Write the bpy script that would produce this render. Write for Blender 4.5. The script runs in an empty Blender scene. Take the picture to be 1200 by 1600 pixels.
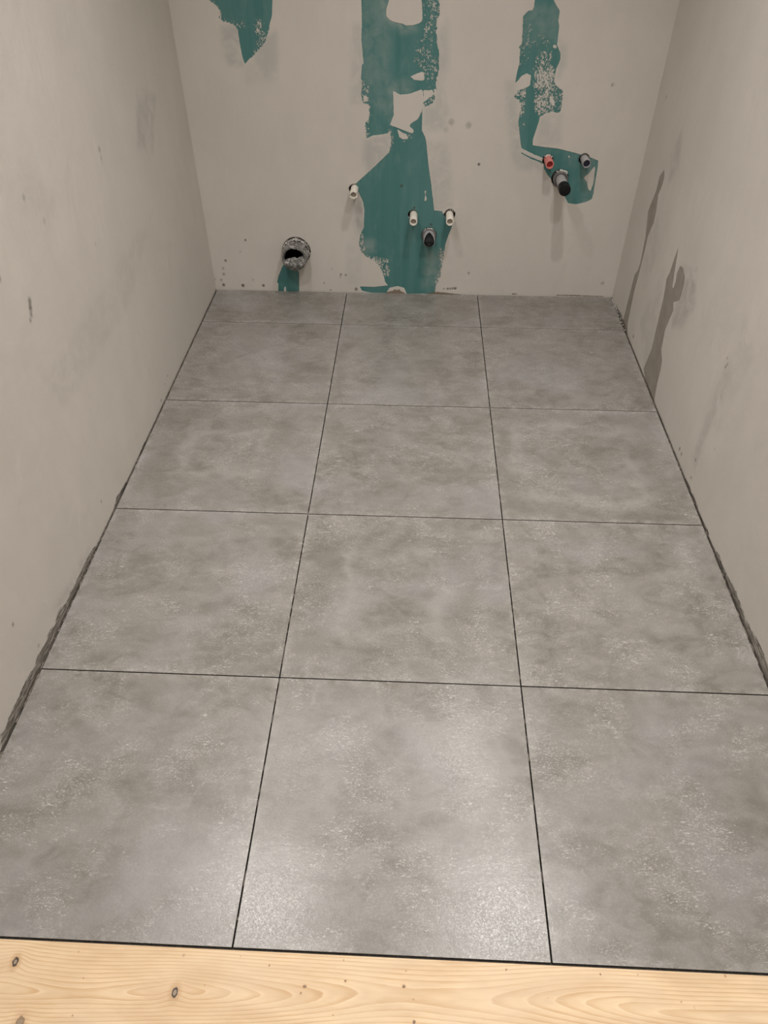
import bpy, bmesh, math, random
import numpy as np
from mathutils import Vector, noise

random.seed(7); rng = np.random.default_rng(11)
SC = bpy.context.scene
COL = SC.collection
# ------------------------------------------------------------------ camera
cam_d = bpy.data.cameras.new('camera'); cam = bpy.data.objects.new('camera', cam_d); COL.objects.link(cam)
cam_d.sensor_fit = 'HORIZONTAL'; cam_d.sensor_width = 36.0
cam_d.lens = 1135.77 / 1200 * 36.0
cam_d.clip_start = 0.02; cam_d.clip_end = 50
cam.location = (0.30705, -0.44126, 1.54467)
cam.rotation_euler = (0.82355, 0.0, 0.042766)
SC.camera = cam
# ------------------------------------------------------------------ world, light, exposure
SC.view_settings.view_transform = 'Standard'; SC.view_settings.look = 'None'
SC.view_settings.gamma = 1.0; SC.view_settings.use_curve_mapping = False
SC.view_settings.exposure = -0.02
world = bpy.data.worlds.new('world'); SC.world = world; world.use_nodes = True
world.node_tree.nodes['Background'].inputs[0].default_value = (1.0, 0.93, 0.84, 1)
world.node_tree.nodes['Background'].inputs[1].default_value = 0.05
CEIL = 2.5
LAMP_R = 0.035
LAMP_COL = (1.0, 0.963, 0.935)
SPREAD = 118.0
# (x, y, watts): two pairs over the tiled bay, one pair added over the board end to brighten the foreground
LAMPS = [(-0.37, 0.88, 9.5), (0.84, 0.85, 11.0), (-0.23, 1.66, 5.0), (0.67, 1.72, 7.6), (-0.35, -0.35, 6.5), (0.95, -0.35, 11.0)]

# ------------------------------------------------------------------ room size
XL, XR, YB, YF = -0.6118, 1.2192, 2.718, -1.55
PITCH, JOINT = 0.603, 0.0032

# outlines on the walls, tenths of a millimetre: back wall (x, z), side walls (y, z)
GREEN = [[(-4227,14314),(-4329,12626),(-4606,11154),(-4359,10995),(-4236,10770),(-4335,10639),(-4237,10509),(-4043,10477),(-3778,10394),(-3695,10248),(-3685,9912),(-3654,9536),(-3610,9258),(-3564,9167),(-3354,9351),(-3132,9506),(-2862,9749),(-2679,9955),(-2573,10191),(-2482,10457),(-2376,10719),(-2313,11169),(-2203,12811),(-2432,14478)],[(1077,17789),(894,14644),(943,12826),(903,11191),(914,10549),(879,9951),(945,9218),(880,9175),(838,8700),(875,8484),(828,8192),(905,7897),(1113,7824),(1150,7448),(977,7139),(1011,6591),(1270,6713),(1527,6740),(1869,6800),(1979,6903),(2018,6525),(1933,6091),(1170,5388),(409,4739),(353,4660),(646,4508),(828,4089),(877,3768),(836,2999),(661,2658),(625,2315),(675,1968),(900,1738),(1300,1510),(1530,1215),(1704,916),(1763,549),(1893,366),(1291,278),(593,288),(696,89),(1110,-9),(1823,-12),(1970,255),(2353,345),(2649,258),(2773,-22),(4075,7),(4087,352),(4269,788),(4304,1213),(4385,1808),(4415,2273),(4528,2730),(4646,3068),(4711,3345),(4742,3700),(4550,3713),(4363,3639),(4224,3675),(4219,3761),(3863,3792),(3784,4297),(3673,4970),(3709,4765),(3536,5672),(3426,6449),(3365,6686),(3228,6919),(3223,7473),(3221,7923),(3347,7768),(3640,7883),(3681,8062),(3642,8369),(3762,8413),(3746,8406),(3697,8586),(3796,9014),(3783,9569),(3667,9975),(3637,10570),(3742,10765),(3680,11211),(3553,13350),(3315,15564),(3276,17913)],[(6561,16148),(6558,14021),(6986,12506),(7093,11234),(7101,11045),(7062,10918),(6912,10901),(6759,10756),(6755,10497),(6778,10168),(6817,9868),(6709,9800),(6780,9699),(6798,9253),(6749,9008),(6717,8618),(6809,8690),(6947,8869),(7118,8942),(7288,8873),(7292,8552),(7201,8479),(6850,8367),(6710,8184),(6887,8076),(7043,7818),(7079,7538),(7025,7631),(7004,7290),(7086,6945),(7169,6594),(7244,6309),(7835,6064),(8242,5924),(8336,5816),(8263,5785),(7654,5982),(7243,6165),(7250,6111),(7662,5923),(8234,5722),(8259,5556),(8454,5297),(8777,4998),(8919,4847),(9307,4427),(9467,4194),(9798,4140),(10183,4226),(10436,4368),(10450,4602),(10441,4948),(10432,5588),(10392,5882),(10083,5987),(9436,6159),(8720,6312),(8059,6374),(7689,6423),(7659,6636),(7742,6988),(7810,7300),(7822,7471),(7993,7575),(8279,7646),(8584,7599),(8603,7818),(8597,7968),(8602,7837),(8552,8386),(8306,8527),(8177,8705),(8194,9093),(8302,9406),(8268,9611),(8098,9879),(8092,10442),(8027,10604),(8031,10925),(7873,11082),(7753,11239),(7543,12856),(7089,14657),(7032,16290)],[(-2695,1469),(-2920,1144),(-3140,691),(-3228,400),(-3171,370),(-3224,-61),(-2953,-55),(-2923,156),(-2848,221),(-2829,-52),(-2229,-39),(-2169,876),(-2346,1476)]]
ISLANDS = [[(2181,12481),(1900,11198),(1794,10908),(1808,10705),(1931,10592),(2123,10525),(2396,10482),(2534,10425),(2779,10439),(2968,10486),(3088,10556),(3125,10670),(3099,10985),(3064,11206),(2843,12573)],[(2721,8791),(2865,8856),(3153,8965),(3251,8924),(3261,8689),(3164,8658),(2870,8685)],[(2067,8308),(2341,8179),(2687,8205),(3150,8363),(3227,8299),(3266,7924),(3203,7608),(3062,7333),(2764,7146),(2741,7052),(2870,6961),(2909,6868),(2849,6797),(1952,7112),(2101,7459)],[(2249,6953),(2440,6838),(2620,6761),(2726,6639),(2470,6588),(2325,6672)],[(3245,8343),(3569,8346),(3648,8237),(3531,8104),(3338,7969),(3261,7924)],[(901,8141),(1051,8152),(1124,8055),(1072,7921),(922,7919)],[(9928,5206),(10135,5416),(10297,5678),(10342,5549),(10375,4985),(10316,4677),(10199,4772),(10082,5076)],[(7945,9861),(8029,9872),(8109,9812),(8069,9744),(7974,9777)],[(8097,8181),(8202,8164),(8324,7907),(8260,7795),(8129,7979)],[(7887,8360),(7996,8307),(8074,8199),(7993,8198)],[(3427,4595),(3491,4606),(3470,4449),(3525,4293),(3508,4187),(3427,4186),(3451,4397)],[(9159,6029),(9191,6065),(9234,6041),(9248,5983),(9201,5967)]]
LACE = [(1.0,[(-4625,11280),(-4217,10900),(-4192,10542),(-3327,10516),(-3427,10350),(-4222,10344),(-4630,10767)]),(1.0,[(-3043,10584),(-2760,10651),(-2708,10055),(-2380,10523),(-2435,9990),(-2808,9509),(-3419,9155),(-3099,9781)]),(0.9,[(3101,11395),(3746,11399),(3781,10043),(3601,9704),(3236,9904)]),(0.8,[(2956,10036),(3742,10043),(3830,8371),(3421,8366),(3235,8938),(2820,9284)]),(1.0,[(756,8699),(1082,8631),(1195,7750),(1098,6672),(839,6589),(864,7896)]),(1.0,[(1698,6711),(1902,6995),(2080,7044),(2112,6335),(1907,6042)]),(1.2,[(2414,6815),(2722,6795),(2931,6633),(2522,6532)]),(0.9,[(3284,8101),(3673,8238),(3747,7750),(3298,7745)]),(1.2,[(579,2770),(831,2718),(901,1797),(1933,1641),(1996,800),(1704,794),(1299,1450),(781,1499),(561,1966)]),(1.3,[(4140,2152),(4450,2158),(4477,1216),(4311,1092),(4296,294),(4093,227),(4046,599),(4247,1212)]),(0.7,[(6634,10690),(7093,10694),(7208,9872),(7136,9256),(6875,9115),(6700,9867)]),(0.6,[(7230,10271),(7787,10177),(7943,9676),(7325,9602)]),(1.1,[(7315,9670),(7943,9676),(8069,9126),(7393,9120)]),(1.7,[(7498,8945),(7802,9054),(8143,8917),(8119,8561),(7812,8450),(7433,8554)]),(1.3,[(7344,9189),(8098,9196),(8234,8346),(7469,8301)]),(1.3,[(7453,8410),(8263,8419),(8351,7610),(7868,7528),(7568,7600)]),(1.1,[(8125,8775),(8574,8494),(8675,7651),(8363,7797)]),(1.3,[(6642,8401),(7165,8443),(7237,7596),(7040,7519)]),(0.5,[(6977,7799),(7278,7903),(7308,7122),(7048,6945)]),(0.8,[(8258,7780),(8590,7784),(8592,7549),(8295,7545)])]
FILM = [(0.7,[(1578,11196),(2168,11200),(2395,10550),(2837,10324),(2400,10251),(2069,10410),(1713,10682)]),(0.5,[(1844,8349),(2089,8569),(2480,8638),(2729,8489),(2687,8183),(2093,8220),(2151,7460),(1950,7320)]),(0.3,[(938,11412),(1579,11416),(1905,10455),(1925,7304),(992,8083),(904,9577)]),(0.5,[(741,2432),(1250,2441),(1303,1981),(788,1912)]),(0.5,[(9866,5911),(10289,5917),(10563,4330),(10179,4245),(10120,4981),(9849,5167)]),(0.35,[(9136,6119),(9686,6054),(9624,5761),(9199,5755)]),(0.3,[(7120,11045),(7954,11051),(8134,9947),(7632,10175),(7052,9870),(6817,9868),(6761,10594)]),(0.4,[(3636,2026),(4429,2042),(4296,294),(3473,276)])]
SMUDGE = [(0.9,[(-4227,10310),(-3670,10315),(-3623,9153),(-4155,9148),(-4318,9702)]),(0.7,[(-2923,9919),(-2256,10193),(-2441,8738),(-2824,8626),(-3165,9227)]),(0.35,[(-3573,9223),(-2358,9165),(-2580,8593),(-3583,8510)]),(0.5,[(598,10415),(912,10418),(905,7897),(446,7891)]),(0.8,[(975,6511),(1955,6714),(1907,6091),(1063,5336),(912,5832)]),(0.6,[(3296,7790),(3907,8459),(4206,7575),(4037,7022),(3330,6920)]),(0.5,[(3451,6449),(4222,6460),(4549,4571),(3852,4560)]),(0.6,[(3654,5375),(4457,5185),(4583,4046),(3889,3820)]),(0.8,[(392,4135),(802,4142),(862,2887),(578,2713),(368,3268)]),(0.7,[(6471,8159),(6919,7965),(7112,6593),(7215,6237),(8270,5741),(8236,5443),(7202,5577),(6953,6016)]),(0.5,[(7827,7437),(8592,7549),(8758,6544),(7932,6462)]),(0.7,[(8123,10013),(8390,9815),(8483,9269),(8314,8848)]),(0.5,[(6414,8615),(6697,8618),(6874,7517),(6542,7513)]),(0.6,[(3591,9907),(4024,10573),(4106,9227),(3830,8371),(3786,7630)]),(0.3,[(114,2305),(747,2716),(665,1497),(523,336),(56,513)])]
BACK_DOTS = [(5601,5677,42,1),(4378,7235,91,0.35),(5067,7128,91,0.35),(4193,6955,78,0.2),(2451,4771,42,1),(1616,172,26,0.5),(979,1204,31,0.0),(-4443,2362,36,0.9),(-5473,1403,47,0.8),(-4743,1833,39,0.3),(-5645,1037,47,0.5),(-5657,761,52,0.6),(-5818,479,42,0.6),(-5736,231,57,0.9),(-4839,219,57,1),(-3880,240,49,1),(-4325,511,39,0.35),(-6113,504,42,0.4),(-256,845,39,0.8),(-22,819,39,0.8),(-290,721,31,0.5),(-653,1110,31,0.4),(-1041,427,36,0.5),(5557,1028,42,0.5),(11629,671,57,0.5),(10398,8592,42,0.5),(12469,8204,57,0.6),(3013,3885,39,0.9),(3753,3190,42,0.9),(-761,88,31,0.7),(430,146,57,0.9),(8163,5764,31,0.8),(4650,255,39,0.8),(4768,258,39,0.8),(4884,276,39,0.8),(5001,279,47,0.9),(4474,251,31,0.6)]
BACK_GLUE = [[(1709,-36),(1917,57),(2089,105),(2226,196),(2296,139),(2433,201),(2504,100),(2678,23),(2715,-87),(1709,-110)],[(3544,-39),(3817,41),(4158,107),(4607,73),(5335,-13),(5340,-72),(3547,-113)],[(9592,80),(10525,82),(11843,49),(11852,6),(9659,25)],[(7597,117),(7774,105),(7955,62),(7608,23)]]
STREAKS = [(1,[(24252,6497),(24608,6142),(24592,5628),(24974,4722),(24521,3882),(24356,2840),(24421,2552),(24706,2218),(24773,151),(24500,-353),(23779,47),(24047,410),(24227,1673),(24186,2688),(24187,3473),(24230,4054),(23948,4640),(23991,5086),(24231,5603),(24037,6014),(24038,6303)]),(1,[(20668,5113),(20763,4684),(20817,4112),(20963,3789),(20734,3113),(20692,2596),(20506,1230),(20756,181),(19868,-181),(18748,-49),(18968,646),(19031,1188),(19156,1510),(19533,1738),(19712,2465),(19476,3332),(19693,3530),(19184,3837),(19205,4271),(19308,4610),(19730,4753),(20026,4693),(20139,4372),(20023,4128),(20055,3862),(20193,3846),(20445,4480),(20579,4861)])]
RIGHT_HAZE = [(0.3,[(14262,4429),(14476,3356),(14423,2456),(14332,912),(13856,662),(13886,1334),(13916,2499),(13763,4112),(13898,4537)]),(0.5,[(19886,4731),(18554,5238),(17799,4389),(18232,3377),(19164,2871),(19476,3332),(19205,4271)]),(0.3,[(23995,7240),(23375,8142),(22744,7087),(23364,6235)]),(0.18,[(24437,3916),(23908,4604),(23756,5173),(22545,4274),(22867,2507),(23346,2276)]),(0.2,[(22668,1273),(21381,3994),(20036,-43)]),(0.14,[(14721,2451),(14210,4979),(14465,6018),(12940,5327),(13377,2467)])]
RIGHT_DOTS = [(22911,392,57,0.8),(15409,361,52,0.7),(15145,350,52,0.6),(14070,965,39,0.6),(13928,340,39,0.6),(14335,4197,36,0.7),(14279,4316,31,0.6),(13176,2096,26,0.4),(7352,255,39,0.9),(9915,-297,26,0.4),(14416,4445,31,0.5),(26091,8454,52,0.4)]
RIGHT_SMEAR = [(0.9,[(14282,28),(13183,93),(12653,30),(12131,45),(11664,124),(11633,-15),(11254,24),(10594,163),(10007,119),(9183,240),(8287,171),(7596,310),(7181,324),(6595,328),(6169,-79),(7686,-149),(8737,-181),(10189,-217),(12242,-267),(14402,-142)]),(0.8,[(26308,94),(25391,195),(24260,187),(23590,73),(25309,-131)]),(0.7,[(18317,-46),(17601,32),(16934,-48),(17484,-253)])]
LEFT_SMEAR = [(0.9,[(10275,119),(9966,167),(9664,214),(9121,194),(8413,252),(8004,195),(7586,397),(7243,254),(6893,365),(6656,273),(6147,354),(5921,264),(5443,343),(4866,330),(4513,342),(4182,263),(3978,329),(3642,-75),(4722,-68),(5492,-74),(6469,-20),(7468,-29),(8643,-80),(10401,-77)]),(0.7,[(12409,186),(12033,36),(13125,-85),(13472,4)]),(0.5,[(15375,83),(13723,-125),(14296,-322),(15722,-181)])]
LEFT_HAZE = [(0.35,[(10016,315),(9350,478),(8371,499),(7457,652),(7572,380),(8413,252),(9664,214)]),(0.15,[(10891,5505),(16690,5731),(21067,5857),(16902,4346),(11228,4301)]),(0.12,[(13038,9994),(14438,8795),(13402,8057),(12255,9264)]),(0.3,[(21957,9434),(23781,8827),(22260,7392),(20839,8010)])]
LEFT_DOTS = [(13645,10288,57,0.7),(13865,10283,36,0.4),(17760,8850,57,0.5),(17739,8613,52,0.3),(11445,7299,65,0.7),(11376,7168,65,0.8),(11307,7037,52,0.7),(11183,6934,42,0.6),(12730,9268,52,0.4),(5959,1871,36,0.8),(18868,543,34,0.7),(18434,455,31,0.5),(10576,8269,52,0.5),(11449,831,31,0.7),(6372,503,39,0.4),(17719,223,47,0.6),(13334,8485,52,0.25),(15834,6866,39,0.3),(17448,1197,26,0.3)]
KNOTS = [(-4016,-446,60,90,1),(-906,-804,66,96,1),(-3540,-1380,88,108,0.6),(751,-299,19,18,0.9),(1450,-610,44,36,0.8),(1394,-723,24,21,0.7),(2194,-495,30,30,0.9),(-891,-202,33,42,0.35),(-2890,-225,16,24,0.6),(-2640,-657,22,18,0.8),(-2646,-1235,17,18,0.8),(2130,-154,11,26,0.7),(3268,-530,38,36,0.9),(3464,-1072,33,30,0.9),(3310,-281,16,18,0.8),(5166,-189,17,19,0.8),(6903,-185,19,21,0.9),(7603,-155,11,14,0.7),(9209,-105,27,36,0.5),(-383,-670,11,9,0.6),(5885,-605,22,24,0.2),(2021,-1030,13,12,0.6),(185,-176,13,12,0.5),(8289,-549,22,18,0.5),(8506,-638,11,36,0.3),(3448,-733,27,24,0.3)]


# ------------------------------------------------------------------ node helpers
class NT:
    def __init__(s, name):
        s.mat = bpy.data.materials.new(name); s.mat.use_nodes = True
        s.t = s.mat.node_tree; s.t.nodes.clear()
        s.out = s.t.nodes.new('ShaderNodeOutputMaterial')
        s.bsdf = s.t.nodes.new('ShaderNodeBsdfPrincipled')
        s.t.links.new(s.bsdf.outputs[0], s.out.inputs[0])
    def put(s, sock, v):
        if isinstance(v, bpy.types.NodeSocket): s.t.links.new(v, sock)
        elif isinstance(v, (tuple, list)):
            sock.default_value = tuple(v) + ((1,) if len(v) == 3 and sock.type == 'RGBA' else ())
        else: sock.default_value = v
    def set(s, **k):
        for n, v in k.items(): s.put(s.bsdf.inputs[n.replace('_', ' ')], v)
    def m(s, op, a, b=0.0, c=0.0, clamp=False):
        n = s.t.nodes.new('ShaderNodeMath'); n.operation = op; n.use_clamp = clamp
        s.put(n.inputs[0], a); s.put(n.inputs[1], b)
        if op in ('MULTIPLY_ADD', 'WRAP', 'COMPARE', 'SMOOTH_MIN', 'SMOOTH_MAX'): s.put(n.inputs[2], c)
        return n.outputs[0]
    def vm(s, op, a, b=(0, 0, 0)):
        n = s.t.nodes.new('ShaderNodeVectorMath'); n.operation = op
        s.put(n.inputs[0], a); s.put(n.inputs[1], b)
        return n.outputs['Value'] if op in ('LENGTH', 'DISTANCE', 'DOT_PRODUCT') else n.outputs[0]
    def attr(s, name, kind='GEOMETRY'):
        n = s.t.nodes.new('ShaderNodeAttribute'); n.attribute_name = name; n.attribute_type = kind
        return n.outputs['Fac']
    def coord(s): return s.t.nodes.new('ShaderNodeTexCoord').outputs['Object']
    def rnd(s): return s.t.nodes.new('ShaderNodeObjectInfo').outputs['Random']
    def noise(s, v, scale, detail=3.0, rough=0.5, dist=0.0, lo=None, hi=None):
        n = s.t.nodes.new('ShaderNodeTexNoise'); s.put(n.inputs['Vector'], v)
        n.inputs['Scale'].default_value = scale; n.inputs['Detail'].default_value = detail
        n.inputs['Roughness'].default_value = rough; n.inputs['Distortion'].default_value = dist
        o = n.outputs['Fac']
        return o if lo is None else s.ramp(o, lo, hi)
    def voro(s, v, scale, feat='F1'):
        n = s.t.nodes.new('ShaderNodeTexVoronoi'); n.feature = feat; s.put(n.inputs['Vector'], v)
        n.inputs['Scale'].default_value = scale
        return n.outputs['Distance']
    def ramp(s, v, lo, hi, a=0.0, b=1.0, smooth=True):
        n = s.t.nodes.new('ShaderNodeMapRange'); n.clamp = True
        if smooth: n.interpolation_type = 'SMOOTHSTEP'
        s.put(n.inputs[0], v); s.put(n.inputs[1], lo); s.put(n.inputs[2], hi); s.put(n.inputs[3], a); s.put(n.inputs[4], b)
        return n.outputs[0]
    def mix(s, f, a, b, mode='MIX'):
        n = s.t.nodes.new('ShaderNodeMix'); n.data_type = 'RGBA'; n.blend_type = mode
        s.put(n.inputs[0], f); s.put(n.inputs[6], a); s.put(n.inputs[7], b)
        return n.outputs[2]
    def bump(s, h, dist, strength=1.0, prev=None):
        n = s.t.nodes.new('ShaderNodeBump'); s.put(n.inputs['Height'], h)
        n.inputs['Distance'].default_value = dist; n.inputs['Strength'].default_value = strength
        if prev is not None: s.put(n.inputs['Normal'], prev)
        return n.outputs[0]
    def scale(s, v, xyz): return s.vm('MULTIPLY', v, xyz)

def simple(name, col, rough=0.5, var=0.08, scale=60, bump=0.0, **k):
    t = NT(name); c = t.coord()
    n = t.noise(c, scale, 4, .6, 0, .3, .7)
    t.set(Base_Color=t.mix(n, [x * (1 - var) for x in col], [min(1, x * (1 + var)) for x in col]), Roughness=rough, **k)
    if bump: t.set(Normal=t.bump(n, bump))
    return t.mat

# ------------------------------------------------------------------ materials
PLASTER = (0.57, 0.505, 0.43)
def plaster_base(t, c):
    """bone coloured skim coat with faint trowel marks; returns colour, height"""
    big = t.noise(c, 2.2, 3, .55, .4, .3, .7)
    mid = t.noise(t.scale(c, (1, 1, .45)), 11, 4, .6, .6, .32, .68)
    col = t.mix(big, (0.566, 0.531, 0.484), (0.606, 0.569, 0.518))
    col = t.mix(t.m('MULTIPLY', mid, .30), col, (0.53, 0.495, 0.45))
    fine = t.noise(c, 160, 3, .6, 0, .3, .7)
    col = t.mix(t.m('MULTIPLY', fine, .10), col, (0.50, 0.465, 0.42))
    h = t.m('ADD', t.m('MULTIPLY', t.noise(t.scale(c, (1, 1, .5)), 9, 4, .5, .5), .0030), t.m('MULTIPLY', t.noise(c, 45, 4, .6), .0005))
    return col, h

def mat_back():
    t = NT('skimmed plasterboard'); c = t.coord()
    col, h = plaster_base(t, c)
    lace = t.attr('lace'); film = t.attr('film'); smudge = t.attr('smudge'); dirt = t.attr('dirt'); glue = t.attr('glue')
    lace01 = t.ramp(lace, 0, 1)
    n1 = t.m('SUBTRACT', t.noise(c, 210, 4, .65), .5)
    n2 = t.m('SUBTRACT', t.noise(c, 60, 3, .6), .5)
    d = t.m('ADD', t.attr('board'), t.m('MULTIPLY', t.m('ADD', t.m('MULTIPLY', n1, .9), t.m('MULTIPLY', n2, .8)), t.m('MULTIPLY_ADD', lace01, .016, .0036)))
    g = t.ramp(d, -.0007, .0007)
    # lacy plaster specks left on the board
    sp = t.m('ADD', t.m('MULTIPLY', t.noise(t.scale(c, (1, 1, .8)), 190, 2.5, .6, .6), .75), t.m('MULTIPLY', t.noise(c, 45, 2, .5), .25))
    thr = t.m('MULTIPLY_ADD', lace, -.125, .665)
    spk = t.m('MULTIPLY', t.ramp(t.m('SUBTRACT', sp, thr), -.012, .018), t.ramp(lace, .08, .3))
    g = t.m('MULTIPLY', g, t.m('SUBTRACT', 1, t.m('MULTIPLY', spk, .93)))
    board = t.mix(t.noise(t.scale(c, (14, 14, .7)), 1.4, 3, .5, 0, .35, .65), (0.060, 0.180, 0.172), (0.085, 0.205, 0.198))
    board = t.mix(t.m('MULTIPLY', t.noise(t.scale(c, (1, 1, .35)), 26, 4, .6, .3, .5, .75), .45), board, (0.135, 0.255, 0.235))
    board = t.mix(t.m('MULTIPLY', film, t.noise(c, 22, 4, .6, .5, .25, .65)), board, (0.33, 0.38, 0.35))
    sm = t.m('MULTIPLY', t.m('MULTIPLY', smudge, t.noise(c, 16, 4, .6, .8, .22, .62)), .62)
    col = t.mix(sm, col, (0.335, 0.345, 0.335))
    edge = t.m('MULTIPLY', t.ramp(t.m('ABSOLUTE', t.m('ADD', d, .0015)), .0, .0022, 1, 0), .4)
    col = t.mix(edge, col, (0.66, 0.61, 0.54))
    col = t.mix(g, col, board)
    gl = t.ramp(t.m('ADD', glue, t.m('MULTIPLY', n1, .010)), -.0004, .0012)
    col = t.mix(t.m('MULTIPLY', gl, .85), col, (0.17, 0.115, 0.075))
    dd = t.m('MULTIPLY', dirt, t.noise(c, 300, 2, .5, 0, .25, .5))
    col = t.mix(dd, col, (0.085, 0.07, 0.058))
    t.set(Base_Color=col, Roughness=t.m('MULTIPLY_ADD', g, -.12, .62), Specular_IOR_Level=.3)
    nb = t.bump(h, 1.0)
    t.set(Normal=t.bump(t.m('SUBTRACT', t.m('MULTIPLY', g, -.0012), t.m('MULTIPLY', dd, .0012)), 1.0, 1.0, nb))
    return t.mat

def mat_side():
    t = NT('skimmed side wall'); c = t.coord()
    col, h = plaster_base(t, c)
    st = t.attr('streak'); haze = t.attr('haze'); dirt = t.attr('dirt'); smear = t.attr('smear')
    n1 = t.m('SUBTRACT', t.noise(c, 150, 4, .65), .5); n0 = t.noise(c, 18, 4, .6, .6, .25, .65)
    col = t.mix(t.m('MULTIPLY', haze, n0), col, (0.27, 0.245, 0.235))
    s = t.ramp(t.m('ADD', st, t.m('MULTIPLY', n1, .006)), -.0012, .0012)
    col = t.mix(t.m('MULTIPLY', s, t.m('MULTIPLY_ADD', n0, .16, .72)), col, (0.235, 0.205, 0.17))
    # brushed adhesive along the foot of the wall
    ln = t.noise(t.scale(c, (1, .16, 2.2)), 230, 3, .6, .3, .38, .62)
    e = t.m('ADD', t.m('ADD', smear, -.0022), t.m('ADD', t.m('MULTIPLY', n1, .012), t.m('MULTIPLY_ADD', ln, .007, -.0035)))
    s2 = t.ramp(e, -.0008, .0012)
    col = t.mix(t.m('MULTIPLY', s2, t.m('MULTIPLY_ADD', ln, .45, .5)), col, t.mix(ln, (0.24, 0.21, 0.165), (0.060, 0.050, 0.037)))
    # scattered brown splashes low on the wall
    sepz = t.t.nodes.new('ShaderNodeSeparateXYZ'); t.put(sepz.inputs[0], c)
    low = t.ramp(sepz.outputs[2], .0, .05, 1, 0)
    sp = t.m('MULTIPLY', t.m('MULTIPLY', t.ramp(t.noise(t.scale(c, (1, .5, 1)), 210, 3, .6), .66, .70), low), t.noise(c, 7, 2, .5, 0, .48, .6))
    dd = t.m('MAXIMUM', t.m('MULTIPLY', sp, .75), t.m('MULTIPLY', dirt, t.noise(c, 260, 3, .6, 0, .2, .5)))
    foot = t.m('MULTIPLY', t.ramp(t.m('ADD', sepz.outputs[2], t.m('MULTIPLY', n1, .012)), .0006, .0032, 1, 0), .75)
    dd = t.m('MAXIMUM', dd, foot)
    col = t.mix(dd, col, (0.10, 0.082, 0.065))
    t.set(Base_Color=col, Roughness=.6, Specular_IOR_Level=.3)
    nb = t.bump(h, 1.0)
    t.set(Normal=t.bump(t.m('ADD', t.m('MULTIPLY', t.m('MULTIPLY', s2, ln), .0014), t.m('MULTIPLY', s, -.0005)), 1.0, 1.0, nb))
    return t.mat

def mat_plain(name, col):
    t = NT(name); c = t.coord(); cc, h = plaster_base(t, c)
    t.set(Base_Color=t.mix(.5, cc, col), Roughness=.65, Normal=t.bump(h, 1.0)); return t.mat

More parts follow.
